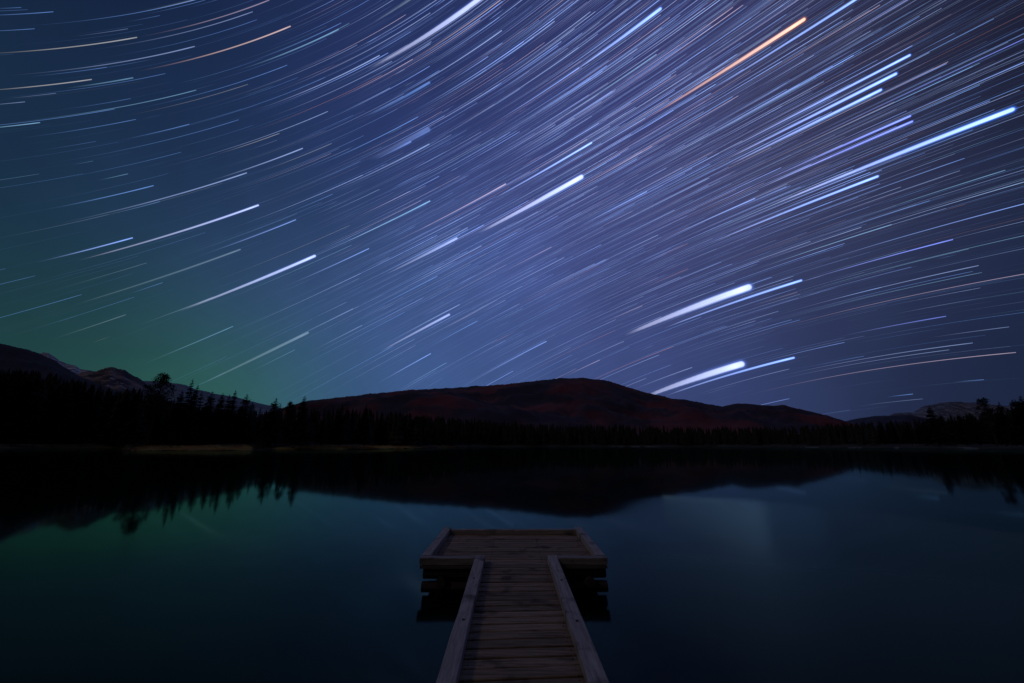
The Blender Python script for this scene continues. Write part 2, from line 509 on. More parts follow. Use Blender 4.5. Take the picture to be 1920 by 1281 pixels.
# the random rest: the brightest stay individual objects, the myriad of faint ones is one object
rnd = random.Random(21)
rest = []
while len(rest) < 4600:
    h1 = rnd.uniform(40, 215); d1 = math.degrees(math.asin(rnd.uniform(-.62, .72)))
    L = 18.5 if rnd.random() < .62 else rnd.uniform(4, 16)
    p = cel(h1, d1); x, y = project(p)
    q = cel(h1 + L, d1); x0, y0 = project(q)
    if not (-250 < x < 2250 and -250 < y < 860) and not (0 < x0 < 1920 and 0 < y0 < 820): continue
    xm, ym = (x + x0) / 2, (y + y0) / 2
    # thick stellar band from the lower middle to the upper right, thinning to the edges
    s = (xm - 1180 + (ym - 300) * .55) / 520
    dens = .10 + .90 * exp(-s * s)
    if xm < 600: dens *= .6
    if ym > 480: dens *= max(.10, 1 - (ym - 480) / 260)
    if rnd.random() > dens: continue
    b = .06 + .70 * rnd.random() ** 4.2
    if rnd.random() < .5 and ym > 330 and xm < 1350: b *= .6
    if (xm > 1000 and ym < 420) or ym < 170: b = min(.85, b * 1.45 + .03)
    r_ = rnd.random()
    if xm < 520: key = 'b' if r_ < .66 else 'c' if r_ < .84 else 'w' if r_ < .94 else 'y' if r_ < .985 else 'r'
    elif xm > 1600: key = 'b' if r_ < .55 else 'c' if r_ < .68 else 'w' if r_ < .975 else 'o'
    else: key = 'w' if r_ < .40 else 'B' if r_ < .72 else 'b' if r_ < .87 else 'p' if r_ < .94 else 'c' if r_ < .985 else 'o'
    wid = (.72 + 1.0 * b * rnd.random()) * (.62 if max(abs(xm - 960), 0) > 700 else .9 if abs(xm - 960) < 350 else .78)
    if 0 < x < 1920 and 0 < y < 780: score = b * wid
    else: score = 0
    rest.append((score, (h1 + L, d1, h1, d1, wid, b, key)))
rest.sort(key=lambda s: -s[0])
n_ind = 300 - len(TRAILS)
for s, a in rest[:n_ind]:
    star_object(a, None)
vs, fs, att = [], [], []
for s, a in rest[n_ind:]:
    k = rnd.choice((0, 0, 1))
    if k:
        c0 = rnd.uniform(.3, .9); wdt = rnd.uniform(.03, .3)
        fd = lambda t, c0=c0, wdt=wdt: max(0, 1 - abs(t - c0) / wdt) ** .5 if abs(t - c0) < wdt else 0
    else: fd = None
    ribbon(vs, fs, att, *a, fade=fd)
fo = link('faint_star_trails', ribbon_mesh(vs, fs, att), mat=star_mat)
tag(fo, 'countless faint thin star trails filling the night sky', 'star trails', kind='stuff')

# ------------------------------------------------------------------ lake
wm = bpy.data.materials.new('lake_water'); wm.use_nodes = True
n, l = wm.node_tree.nodes, wm.node_tree.links
n.remove(n['Principled BSDF'])
b = n.new('ShaderNodeBsdfAnisotropic')       # mirror part of the water
b.inputs['Color'].default_value = (.52, .80, .68, 1)
deep = n.new('ShaderNodeBsdfDiffuse'); deep.inputs['Color'].default_value = (.0012, .003, .0045, 1)
fres = n.new('ShaderNodeFresnel'); fres.inputs['IOR'].default_value = 1.17
wmix = n.new('ShaderNodeMixShader'); l.new(fres.outputs[0], wmix.inputs[0]); l.new(deep.outputs[0], wmix.inputs[1]); l.new(b.outputs[0], wmix.inputs[2])
l.new(wmix.outputs[0], n['Material Output'].inputs['Surface'])
t = n.new('ShaderNodeTexCoord'); mp = n.new('ShaderNodeMapping'); mp.inputs['Scale'].default_value = (1, .5, 1)
z = n.new('ShaderNodeTexNoise'); z.inputs['Scale'].default_value = .9; z.inputs['Detail'].default_value = 2
l.new(t.outputs['Object'], mp.inputs[0]); l.new(mp.outputs[0], z.inputs['Vector'])
bp = n.new('ShaderNodeBump'); bp.inputs['Strength'].default_value = .012; bp.inputs['Distance'].default_value = .02
l.new(z.outputs['Fac'], bp.inputs['Height']); l.new(bp.outputs[0], b.inputs['Normal'])
# glassy water with two faintly wind-ruffled patches
sxw = n.new('ShaderNodeSeparateXYZ'); l.new(t.outputs['Object'], sxw.inputs[0])
zr = n.new('ShaderNodeTexNoise'); zr.inputs['Scale'].default_value = .3; l.new(t.outputs['Object'], zr.inputs['Vector'])


def wm_(op, a, b_=None, c=None):
    q = n.new('ShaderNodeMath'); q.operation = op
    for i_, v in enumerate((a, b_, c)):
        if v is None: continue
        if isinstance(v, (int, float)): q.inputs[i_].default_value = v
        else: l.new(v, q.inputs[i_])
    return q.outputs[0]


def blob(cx, cy, rx, ry, edge):
    """1 inside the ellipse, easing to 0 over `edge` radii beyond it"""
    u = wm_('DIVIDE', wm_('SUBTRACT', sxw.outputs[0], cx), rx); v = wm_('DIVIDE', wm_('SUBTRACT', sxw.outputs[1], cy), ry)
    d_ = wm_('SQRT', wm_('ADD', wm_('MULTIPLY', u, u), wm_('MULTIPLY', v, v)))
    d_ = wm_('MULTIPLY_ADD', zr.outputs['Fac'], .3, d_)
    q = n.new('ShaderNodeMapRange'); q.interpolation_type = 'SMOOTHSTEP'
    q.inputs[1].default_value = 1.15; q.inputs[2].default_value = 1.15 + edge; q.inputs[3].default_value = 1; q.inputs[4].default_value = 0
    l.new(d_, q.inputs[0])
    return q.outputs[0]


lee = n.new('ShaderNodeMapRange'); lee.interpolation_type = 'SMOOTHSTEP'
lee.inputs[1].default_value = 1.5; lee.inputs[2].default_value = 2.6; lee.inputs[3].default_value = .15; lee.inputs[4].default_value = 1
l.new(wm_('ABSOLUTE', sxw.outputs[0]), lee.inputs[0])
f_ = wm_('MAXIMUM', wm_('MULTIPLY', blob(0, 2, 8.5, 5.4, .95), lee.outputs[0]), wm_('MULTIPLY', blob(7.6, 11.4, 2.4, 3.4, 1.2), .6))
l.new(wm_('MULTIPLY_ADD', f_, .27, .045), b.inputs['Roughness'])
S = 14000
tag(link('lake_water', mesh('lake_water', [(-S, -S, 0), (S, -S, 0), (S, S, 0), (-S, S, 0)], [(0, 1, 2, 3)]), mat=wm), kind='structure')

# ------------------------------------------------------------------ land round the lake
WATERLINE = [(-1500, 846), (-400, 846), (0, 841.5), (100, 840.5), (215, 840.5), (235, 845), (470, 845), (500, 843.5), (640, 843), (760, 841.5),
             (885, 838.4), (900, 838), (1200, 837.8), (1500, 839), (1600, 840), (1800, 841.5), (1920, 842.5), (2300, 845), (3400, 848)]


def shore(px, j=True):
    py = lerp_tab(WATERLINE, px)
    if j: py += .25 * noise.noise(Vector((px * .06, 3.1, 0)))
    return on_water(px, py)


ring = []
for i in range(-60, 160):
    ring.append(shore(960 + (i - 50) * 25))
right_end, left_end = ring[-1], ring[0]
a0 = math.atan2(right_end.x, right_end.y); a1 = math.atan2(left_end.x, left_end.y) + 2 * pi
r0, r1 = right_end.length, left_end.length
for k in range(1, 60):
    t_ = k / 60; a = a0 + (a1 - a0) * t_
    f = abs(a - pi) / (pi - a0)
    r = 6.5 + (r0 + (r1 - r0) * t_ - 6.5) * min(1, f) ** 2.2
    ring.append(Vector((sin(a) * r, cos(a) * r, 0)))
N = len(ring)
steps = [(-3, -.6), (0, 0), (1.2, .25), (4, .5), (10, 1.0), (24, 2.2), (60, 2.6), (140, 3.2), (400, 6), (1000, 12), (3000, 20), (11000, 30)]
vs, fs = [], []
for p in ring:
    d = p.normalized()
    near = min(1, p.length / 60)
    for s, h in steps:
        q = p + d * s * (1 if s > 0 else 1)
        hh = h * (near if s < 50 else 1) * (1 + .35 * noise.noise(q * .05)) if s > 0 else h
        vs.append((q.x, q.y, hh))
M = len(steps)
for i in range(N):
    j = (i + 1) % N
    for k in range(M - 1):
        fs.append((i * M + k, i * M + k + 1, j * M + k + 1, j * M + k))
land_mat = material('forest_floor', (.022, .020, .014), 1, .08, (.05, .042, .022), bump=.4, bump_scale=1)
tag(link('ground', mesh('ground', vs, fs, True), mat=land_mat), kind='structure')

# gravel margins that catch the sky light
sand_mat = material('gravel', (.20, .19, .18), 1, 1.5, (.10, .10, .10), bump=.3, bump_scale=4)
for x0, x1, hgt in ((222, 252, .5), (1145, 1235, 1.0), (1500, 1542, .6), (1590, 1617, .6), (1672, 1694, .7), (1785, 1840, .8)):
    vs, fs = [], []
    K = 14
    for i in range(K + 1):
        px = x0 + (x1 - x0) * i / K; env = sin(pi * i / K) ** .6
        p = shore(px); d = p.normalized()
        vs += [p - d * .5 + Vector((0, 0, -.05)), p + d * (.5 + 3 * env) + Vector((0, 0, .12 + .75 * hgt * env * (1 + .3 * noise.noise(p)))), p + d * 9 + Vector((0, 0, .3))]
        if i:
            k = 3 * i
            fs += [(k - 3, k, k + 1, k - 2), (k - 2, k + 1, k + 2, k - 1)]
    tag(link('gravel_shore', mesh('gravel_shore', vs, fs, True), mat=sand_mat), kind='structure')

# ------------------------------------------------------------------ mountains
def ridge(name, pts, Y0, Yr, Yb, mat, rough, label_amp=1.0, seed=0, px_step=4, rows=34, power=1.15):
    x0, x1 = pts[0][0], pts[-1][0]
    cols = int((x1 - x0) / px_step)
    vs, fs = [], []
    tb = 1.5
    for i in range(cols + 1):
        px = x0 + (x1 - x0) * i / cols
        py = lerp_tab(pts, px) + label_amp * (noise.noise(Vector((px * .05, seed, 0))) * 1.6 + noise.noise(Vector((px * .25, seed, 4))) * .9 + noise.noise(Vector((px * .9, seed, 4))) * .5)
        top = at(px, min(py, YH - 1), Yr)
        tx = top.x / top.y
        for k in range(rows + 1):
            t = tb * k / rows
            if t <= 1:
                Y = Y0 + (Yr - Y0) * t; z = top.z * t ** power
            else:
                Y = Yr + (Yb - Yr) * (t - 1) / (tb - 1); z = top.z * (1 - ((t - 1) / (tb - 1)) ** 1.3)
            X = tx * Y
            f = sin(pi * min(1, t)) if t < 1 else (t - 1) * 1.2
            q = Vector((X, Y * .45, 0)) / (rough * 6)
            z += f * rough * (noise.fractal(q + Vector((seed, 0, 0)), .9, 2.1, 5)) * .9
            z += f * rough * .45 * noise.ridged_multi_fractal(q * 3.5, 1, 2, 4, 1, 2) * .5 - f * rough * .2
            if t < 1: z = min(z, (top.z - CAM_Z) / Yr * Y * (.94 + .06 * t) + CAM_Z)
            vs.append((X, Y, max(z, -1) if t < 1 else z))
    C = rows + 1
    for i in range(cols):
        for k in range(rows):
            a = i * C + k
            fs.append((a, a + C, a + C + 1, a + 1))
    return tag(link(name, mesh(name, vs, fs, True), mat=mat), kind='structure')


def rock_mat(name, forest, bare, snow=None, snow_lo=.6, scale=.004, zmid=None):
    m = material(name, forest, 1, scale, bare, detail=8, lo=.46, hi=.6, bump=.6, bump_scale=scale * 6, stretch=(1, 1, 2))
    n, l = m.node_tree.nodes, m.node_tree.links
    if snow:
        mixn = [q for q in n if q.type == 'MIX'][0]
        z = n.new('ShaderNodeTexNoise'); z.inputs['Scale'].default_value = scale * 3.2; z.inputs['Detail'].default_value = 8
        z.inputs['Roughness'].default_value = .65
        mp = n.new('ShaderNodeMapping'); mp.inputs['Scale'].default_value = (1.6, .6, .7); t = n.new('ShaderNodeTexCoord')
        l.new(t.outputs['Object'], mp.inputs[0]); l.new(mp.outputs[0], z.inputs['Vector'])
        r = n.new('ShaderNodeMapRange'); r.inputs[1].default_value = snow_lo; r.inputs[2].default_value = snow_lo + .06
        l.new(z.outputs['Fac'], r.inputs[0])
        x = n.new('ShaderNodeMix'); x.data_type = 'RGBA'
        l.new(r.outputs[0], x.inputs[0]); l.new(mixn.outputs[2], x.inputs[6]); x.inputs[7].default_value = (*snow, 1)
        l.new(x.outputs[2], n['Principled BSDF'].inputs['Base Color'])
    return m


hill_mat = rock_mat('autumn_hillside', (.036, .022, .036), (.17, .034, .032), scale=.0026)
near_left = rock_mat('dark_forested_slope', (.022, .022, .04), (.036, .032, .05), (.40, .40, .46), .70, .008)
hump_mat = rock_mat('rocky_brown_slope', (.05, .045, .065), (.30, .22, .22), (.6, .56, .6), .60, .006)
snow_mat = rock_mat('snowy_rock', (.20, .21, .26), (.40, .38, .42), (.75, .75, .80), .50, .004)
peak_mat = rock_mat('dusky_snowy_rock', (.08, .08, .11), (.16, .15, .18), (.34, .33, .38), .52, .003)
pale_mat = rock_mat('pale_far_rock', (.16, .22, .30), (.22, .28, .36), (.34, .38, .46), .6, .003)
low_right = rock_mat('dark_far_forest', (.035, .035, .07), (.055, .05, .09), (.3, .3, .36), .68, .003)

ridge('hill', [(430, 800), (500, 775), (545, 760), (580, 751), (640, 745), (700, 738), (760, 732), (850, 727), (930, 722), (1000, 715), (1035, 710.5), (1060, 709), (1100, 709), (1140, 714),
               (1180, 727), (1215, 737), (1245, 743), (1260, 748), (1285, 749), (1310, 755), (1355, 762), (1385, 756), (1400, 757), (1430, 760), (1470, 760), (1500, 767), (1550, 779), (1590, 791),
               (1625, 802), (1660, 812), (1720, 826)], 900, 3000, 4200, hill_mat, 100, 1.2, 1, px_step=3, rows=60)
ridge('mountain', [(-900, 560), (-500, 585), (-200, 600), (0, 641), (40, 650), (75, 661), (100, 672), (125, 688), (145, 700), (175, 714), (230, 735), (300, 765), (380, 800), (430, 820)],
      600, 1700, 2500, near_left, 45, .9, 2)
ridge('mountain', [(60, 760), (100, 725), (145, 702), (152, 698), (168, 694), (180, 696), (192, 690), (205, 688), (215, 688.5), (235, 693), (250, 701), (262, 707), (275, 716), (287, 730), (300, 738), (330, 760), (380, 800)],
      1300, 3000, 4200, hump_mat, 80, 1.6, 3, px_step=2)
ridge('mountain', [(-60, 690), (30, 668), (72, 661), (82, 658), (92, 660), (105, 667), (125, 680), (142, 683), (152, 690), (165, 692), (180, 696), (215, 710), (260, 740)],
      2500, 4800, 6000, snow_mat, 110, 1.4, 4, px_step=2)
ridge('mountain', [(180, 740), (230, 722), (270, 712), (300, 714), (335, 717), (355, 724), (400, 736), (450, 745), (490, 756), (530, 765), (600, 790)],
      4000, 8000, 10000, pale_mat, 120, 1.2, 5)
ridge('hill', [(1540, 806), (1575, 792), (1597, 786), (1640, 779), (1680, 778), (1705, 777), (1735, 783), (1780, 790), (1860, 798), (2000, 806)],
      2200, 5000, 6200, low_right, 60, .8, 6)
ridge('mountain', [(1640, 800), (1672, 776), (1688, 773), (1712, 774), (1726, 764), (1745, 758), (1775, 753), (1800, 752), (1840, 755), (1880, 760), (1960, 745), (2100, 700), (2400, 690), (2700, 740)],
      3800, 8000, 10000, peak_mat, 170, 1.2, 7)

# ------------------------------------------------------------------ trees
bark = material('bark', (.035, .028, .022), 1, 3, (.06, .05, .04), bump=.5, bump_scale=12)
needles = material('spruce_needles', (.020, .028, .022), .95, .8, (.034, .036, .03))
needles_b = material('pine_needles', (.022, .032, .020), .95, .8, (.042, .044, .03))


def leaf_quad(vs, fs, c, dx, up, w, ln):
    k = len(vs)
    side = dx.cross(up).normalized() * w
    vs += [c - side * .5, c + dx * ln * .5 - side + up * w * .2, c + dx * ln, c + dx * ln * .5 + side - up * w * .2]
    fs.append((k, k + 1, k + 2, k + 3))


def spruce_crown(rn, rad, whorls=26, bare=.08, gap=.12):
    """unit height crown; long drooping boughs made of many small needle sprays"""
    vs, fs = [], []
    for wv in range(whorls):
        t = (wv + rn.uniform(-.3, .3)) / whorls
        z = bare + (1 - bare) * t
        if z > .995: z = .99
        env = rad * (1 - t) ** .85 * (.75 + .5 * rn.random()) + .006
        if rn.random() < gap: env *= .5
        nb = rn.randint(7, 10) if t < .9 else 4
        a0 = rn.random() * 6.3
        for b_ in range(nb):
            a = a0 + b_ * 6.283 / nb + rn.uniform(-.3, .3)
            L = env * rn.uniform(.6, 1.15)
            d = Vector((cos(a), sin(a), 0))
            droop = rn.uniform(.15, .5) if t < .8 else rn.uniform(-.7, .0)
            ns = 4 if L > .05 else 2
            for s in range(ns):
                f = (s + .1) / ns
                c = Vector((0, 0, z)) + d * L * f + Vector((0, 0, -droop * L * f * f))
                for sd in (-1, 0, 1):
                    if sd and rn.random() < .3: continue
                    dd = (d + Vector((-d.y, d.x, 0)) * sd * rn.uniform(.4, .9) + Vector((0, 0, rn.uniform(-.55, .05)))).normalized()
                    leaf_quad(vs, fs, c, dd, Vector((0, 0, 1)), .011 + .013 * rn.random(), L / ns * rn.uniform(1.1, 1.7) + .008)
    for k in range(6):
        leaf_quad(vs, fs, Vector((0, 0, .94 + .01 * k)), Vector((rn.uniform(-.25, .25), rn.uniform(-.25, .25), 1)).normalized(), Vector((0, 1, 0)), .005, .03)
    return mesh('spruce_crown', vs, fs)


def pine_crown(rn, rad, lobes=34, low=.35, mode='round'):
    """open crown of separate needle clumps on limbs, unit height"""
    vs, fs = [], []
    for i in range(lobes):
        t = rn.random() ** .8
        z = low + (1 - low) * t * .97
        prof = sin(pi * min(1, .15 + .85 * t) ** 1.0) ** .6 if mode == 'round' else (1 - t) ** .6
        r = rad * prof * rn.uniform(.25, 1.0)
        a = rn.random() * 6.28
        c = Vector((cos(a) * r, sin(a) * r, z))
        cr = rn.uniform(.03, .055)
        # limb
        k = len(vs); s = .004
        p0 = Vector((0, 0, z - r * .4))
        vs += [p0 + Vector((0, 0, -s)), c + Vector((0, 0, -s * .4)), c + Vector((0, 0, s * .4)), p0 + Vector((0, 0, s))]
        fs.append((k, k + 1, k + 2, k + 3))
        for j in range(46):
            o = Vector((rn.gauss(0, 1), rn.gauss(0, 1), rn.gauss(0, .6)))
            o = o.normalized() * cr * rn.random() ** .4
            dd = (o.normalized() + Vector((rn.uniform(-.6, .6), rn.uniform(-.6, .6), rn.uniform(-.2, .6)))).normalized()
            leaf_quad(vs, fs, c + o, dd, Vector((.3, .2, 1)), .008, .020 * rn.uniform(.7, 1.5))
    return mesh('pine_crown', vs, fs)


def trunk_mesh(h, r, lean=0):
    vs, fs = [], []
    K = 7; rows = 8
    for i in range(rows + 1):
        t = i / rows
        rr_ = r * (1 - t) ** .8 * (1.35 if i == 0 else 1) + .0012
        for k in range(K):
            a = 2 * pi * k / K
            vs.append((cos(a) * rr_ + lean * sin(t * 3) * .01, sin(a) * rr_, h * t - (.02 if i == 0 else 0)))
    for i in range(rows):
        for k in range(K):
            k2 = (k + 1) % K
            fs.append((i * K + k, i * K + k2, (i + 1) * K + k2, (i + 1) * K + k))
    return mesh('trunk', vs, fs, True)


trn = random.Random(5)
SPR = []
for i in range(9):
    me = spruce_crown(trn, (.16, .20, .23, .26, .17, .20, .30, .15, .22)[i], 34 + 3 * (i % 4), bare=(.05, .1, .12)[i % 3]); me.materials.append(needles); SPR.append(me)
PIN = []
for i in range(4):
    me = pine_crown(trn, (.24, .19, .21, .16)[i], (80, 60, 66, 54)[i], (.42, .35, .3, .3)[i], 'round' if i != 3 else 'cone'); me.materials.append(needles_b); PIN.append(me)
TRK = [trunk_mesh(.97, .012), trunk_mesh(.95, .016, 1)]
for me in TRK: me.materials.append(bark)


def add_tree(base, height, kind, label, group, rn, idx=None, wide=1.0):
    e = bpy.data.objects.new('spruce_tree' if kind == 's' else 'pine_tree', None)
    COL.objects.link(e)
    e.location = base; e.scale = (height * wide, height * wide, height); e.rotation_euler = (rn.uniform(-.03, .03), rn.uniform(-.03, .03), rn.random() * 6.28)
    e.empty_display_size = .1
    me = (SPR if kind == 's' else PIN)[idx if idx is not None else rn.randrange(9 if kind == 's' else 4)]
    link('trunk', TRK[0 if kind == 's' else 1], e)
    link('crown', me, e)
    tag(e, label, 'spruce' if kind == 's' else 'pine', group)
    return e


def tree_at(px, py, Y, kind, label, group, rn, idx=None, wide=1.0, ground=2.0):
    top = at(px, py, Y)
    base = Vector((top.x, top.y, ground))
    return add_tree(base, max(3, top.z - ground), kind, label, group, rn, idx, wide)


GL = 'conifers standing out of the left treeline'
tree_at(308, 702, 165, 'p', 'tall round topped pine on the left shore, highest crown against the green glow', GL, trn, 0, .95)
tree_at(293, 738, 172, 'p', 'small pine leaning against the left foot of the tall round topped pine', GL, trn, 1)
tree_at(360, 712, 168, 's', 'tall narrow spruce right of the round topped pine, taller of two side by side', GL, trn, 0)
tree_at(367.5, 722, 164, 's', 'narrow spruce touching the right side of the tall narrow one', GL, trn, 7)
tree_at(342, 733, 175, 's', 'short spruce between the round topped pine and the tall narrow spruce', GL, trn, 3)
tree_at(382, 735, 180, 's', 'thin spruce in the gap just right of the two narrow spruces', GL, trn, 4)
tree_at(399, 734, 176, 's', 'bushy spruce left of the broad gap in the left skyline', GL, trn, 6)
tree_at(418, 737, 178, 's', 'bushy pointed spruce, left of the tight pair near the skyline gap', GL, trn, 3)
tree_at(430, 740, 182, 's', 'lower spruce of the tight pair in the left skyline', GL, trn, 4)
tree_at(442, 732, 176, 's', 'taller spruce of the tight pair in the left skyline', GL, trn, 5)
tree_at(464, 739, 180, 's', 'broad triangular spruce where the far pale ridge dips', GL, trn, 6, 1.1)
tree_at(475, 752, 186, 's', 'small spruce on the right flank of the broad triangular one', GL, trn, 2)
tree_at(490, 763, 190, 's', 'low thin spruce in the dip left of the wide skyline spruce', GL, trn, 0)
tree_at(517, 747, 180, 's', 'wide spruce standing alone left of where the hill begins', GL, trn, 6, 1.15)
tree_at(528, 757, 184, 's', 'small spruce right behind the wide lone one', GL, trn, 4)
tree_at(544, 754, 188, 'p', 'small scruffy pine just left of the last tall spruce before the hill', GL, trn, 1)
tree_at(572, 743, 176, 's', 'tall spruce where the hill meets the left forest, last one against the sky', GL, trn, 3, 1.1)
tree_at(645, 757, 190, 's', 'dark spruce against the foot of the hill, left one of two', GL, trn, 1)
tree_at(689, 760, 190, 's', 'dark spruce against the foot of the hill, right one of two', GL, trn, 2)
tree_at(609, 764, 185, 's', 'dark spruce next right of the last one against the sky', GL, trn, 0)
GR = 'conifers standing out of the right treeline'
tree_at(1743, 761, 190, 's', 'tallest spruce left of the snowy peak at the right', GR, trn, 3, 1.2)
tree_at(1765, 775, 195, 's', 'spruce right behind the tallest one below the snowy peak', GR, trn, 2)
tree_at(1797, 777, 190, 's', 'broad spruce in the middle below the snowy peak', GR, trn, 6)
tree_at(1822, 776, 192, 's', 'thin leaning spruce below the snowy peak', GR, trn, 1, 1.1)
tree_at(1844, 746, 180, 'p', 'tall ragged pine rising over the snowy peak at the right', GR, trn, 2, .9)
tree_at(1875, 754, 178, 's', 'dense spruce between two tall trees near the right edge', GR, trn, 6)
tree_at(1898, 750, 176, 'p', 'ragged pine second from the right edge', GR, trn, 3)
tree_at(1915, 742, 172, 's', 'tall dense spruce right at the right edge', GR, trn, 3, 1.2)
tree_at(1700, 789, 210, 's', 'short spruce left of the tallest right hand spruce', GR, trn, 4)
tree_at(1650, 789, 215, 's', 'short spruce before the low far hill on the right', GR, trn, 5)

# the packed treelines behind and between them
ENV = [(-700, 640), (-300, 670), (0, 692), (50, 694), (95, 700), (120, 710), (175, 720), (225, 735), (262, 728), (288, 742), (330, 757), (400, 764), (480, 770), (500, 774), (550, 766), (600, 768),
       (700, 770), (760, 778), (885, 789), (1000, 797), (1300, 803), (1480, 804), (1560, 798), (1640, 796), (1720, 789), (1770, 784), (1850, 775), (1920, 764), (2200, 750), (2700, 730)]
count = 0
for i in range(165):
    px = trn.uniform(-90, 800)
    back = trn.random()
    s = shore(px, False)
    Y = s.y + 24 + back * 60
    py = lerp_tab(ENV, px) + trn.uniform(-6, 22) * (1 - back * .6) + 4
    if px < 262: lab = 'dark spruce packed in the forest below the left mountain slope'
    elif px < 560: lab = 'dark spruce in the dense treeline behind the grassy left spit'
    else: lab = 'dark spruce in the treeline before the left foot of the hill'
    tree_at(px, py, Y, 's', lab, lab.replace('dark spruce', 'dark spruces'), trn, wide=1.15)
for i in range(95):
    px = trn.uniform(1560, 2010) if i < 55 else trn.uniform(1720, 1960)
    s = shore(px, False); back = trn.random()
    Y = s.y + 18 + back * 60
    py = lerp_tab(ENV, px) + trn.uniform(-7, 16) + 3
    lab = 'dark spruce in the treeline on the right shore'
    tree_at(px, py, Y, 's', lab, 'dark spruces in the right treeline', trn, wide=1.15)

# far-off wood: one object
def wood(name, x0, x1, num, dmin, dmax, joff, label, rn):
    vs, fs = [], []
    for i in range(num):
        px = rn.uniform(x0, x1)
        s = shore(px, False)
        Y = s.y + rn.uniform(dmin, dmax)
        py = lerp_tab(ENV, px) + (rn.uniform(-3, joff) if rn.random() < .8 else rn.uniform(-7, 0))
        top = at(px, py, Y); g = 1.5; h = max(4, top.z - g)
        r = h * rn.uniform(.11, .2)
        a0 = rn.random() * 6
        L = 7
        for k in range(L):
            t0_ = k / L
            zb = g + h * (.06 + .94 * t0_); zt = g + h * min(1, .06 + .94 * (t0_ + 1.9 / L))
            rb = r * (1 - t0_) ** .9 * rn.uniform(.8, 1.2) + .1
            c = Vector((top.x, top.y, zt)); ki = len(vs); vs.append(c)
            m_ = 7
            for j in range(m_):
                a = a0 + k + 2 * pi * j / m_
                q = rb * rn.uniform(.55, 1.15)
                vs.append(Vector((top.x + cos(a) * q, top.y + sin(a) * q, zb + rn.uniform(-.2, .25) * h / L)))
            for j in range(m_):
                fs.append((ki, ki + 1 + j, ki + 1 + (j + 1) % m_))
    o = link(name, mesh(name, vs, fs), mat=needles)
    return tag(o, label, 'forest', kind='stuff')


wrn = random.Random(9)
wood('distant_forest', 740, 1640, 1500, 12, 150, 14, 'dark far-off conifer wood along the far shore below the hill', wrn)
wood('forest_mass', -900, 800, 1100, 55, 220, 26, 'dense dark conifer wood behind the left shore', wrn)
wood('forest_mass', 1580, 2900, 800, 50, 200, 22, 'dense dark conifer wood behind the right shore', wrn)

# shrubs at the left waterline
shrub_red = material('autumn_shrub_leaves', (.10, .035, .02), 1, 1.5, (.05, .03, .02))
shrub_dark = material('dark_shrub_leaves', (.02, .025, .02), 1, 1.5, (.035, .035, .025))


def shrub(px, h, w, mat, label, off, rn):
    p = shore(px, False); p = p + p.normalized() * off; p.z = .3 + off * .08
    vs, fs = [], []
    for i in range(500):
        a = rn.random() * 6.28; t = rn.random()
        r = w * sqrt(rn.random()) * sin(pi * (.15 + .8 * t))
        c = Vector((cos(a) * r, sin(a) * r, h * t * (.7 + .3 * noise.noise(Vector((cos(a) * 2, sin(a) * 2, px))))))
        leaf_quad(vs, fs, c, Vector((rn.uniform(-1, 1), rn.uniform(-1, 1), rn.uniform(0, 1))).normalized(), Vector((.2, .1, 1)), .08, .3)
    e = bpy.data.objects.new('shrub', None); COL.objects.link(e); e.location = p
    link('foliage', mesh('foliage', vs, fs), e, mat)
    tv, tf = [], []
    for j in range(5):
        a = j * 1.3; k = len(tv)
        d = Vector((cos(a) * w * .6, sin(a) * w * .6, h * .8)); s = Vector((.04, 0, 0)); s2 = Vector((0, .04, 0))
        tv += [-s - s2, s - s2, s + s2, -s + s2, d - s * .3, d + s * .3, d + s2 * .4]
        tf += [(k, k + 1, k + 5, k + 4), (k + 1, k + 2, k + 6, k + 5), (k + 2, k + 3, k + 4, k + 6)]
    link('stems', mesh('stems', tv, tf), e, bark)
    return tag(e, label, 'shrub', 'shrubs along the left shore')


srn = random.Random(3)
shrub(60, 6, 4, shrub_red, 'rust tinted shrub at the far left end of the shore', 6, srn)
shrub(95, 5, 4, shrub_red, 'low rust tinted shrub right of the one at the far left', 5, srn)
shrub(20, 5, 3.5, shrub_red, 'rust tinted shrub nearest the left edge of the view', 6, srn)
shrub(492, 6.5, 3.2, shrub_dark, 'dark bush that interrupts the yellow grass strip', 1.5, srn)
shrub(482, 4.5, 2.6, shrub_dark, 'smaller dark bush left beside the one breaking the grass strip', 1, srn)
shrub(250, 3.5, 3, shrub_dark, 'dark low bush at the left end of the yellow grass strip', 12, srn)
shrub(150, 5, 4, shrub_dark, 'dark bush on the shore left of the gravel edge', 6, srn)
shrub(200, 4.5, 4, shrub_dark, 'dark bush just left of the grass strip', 7, srn)

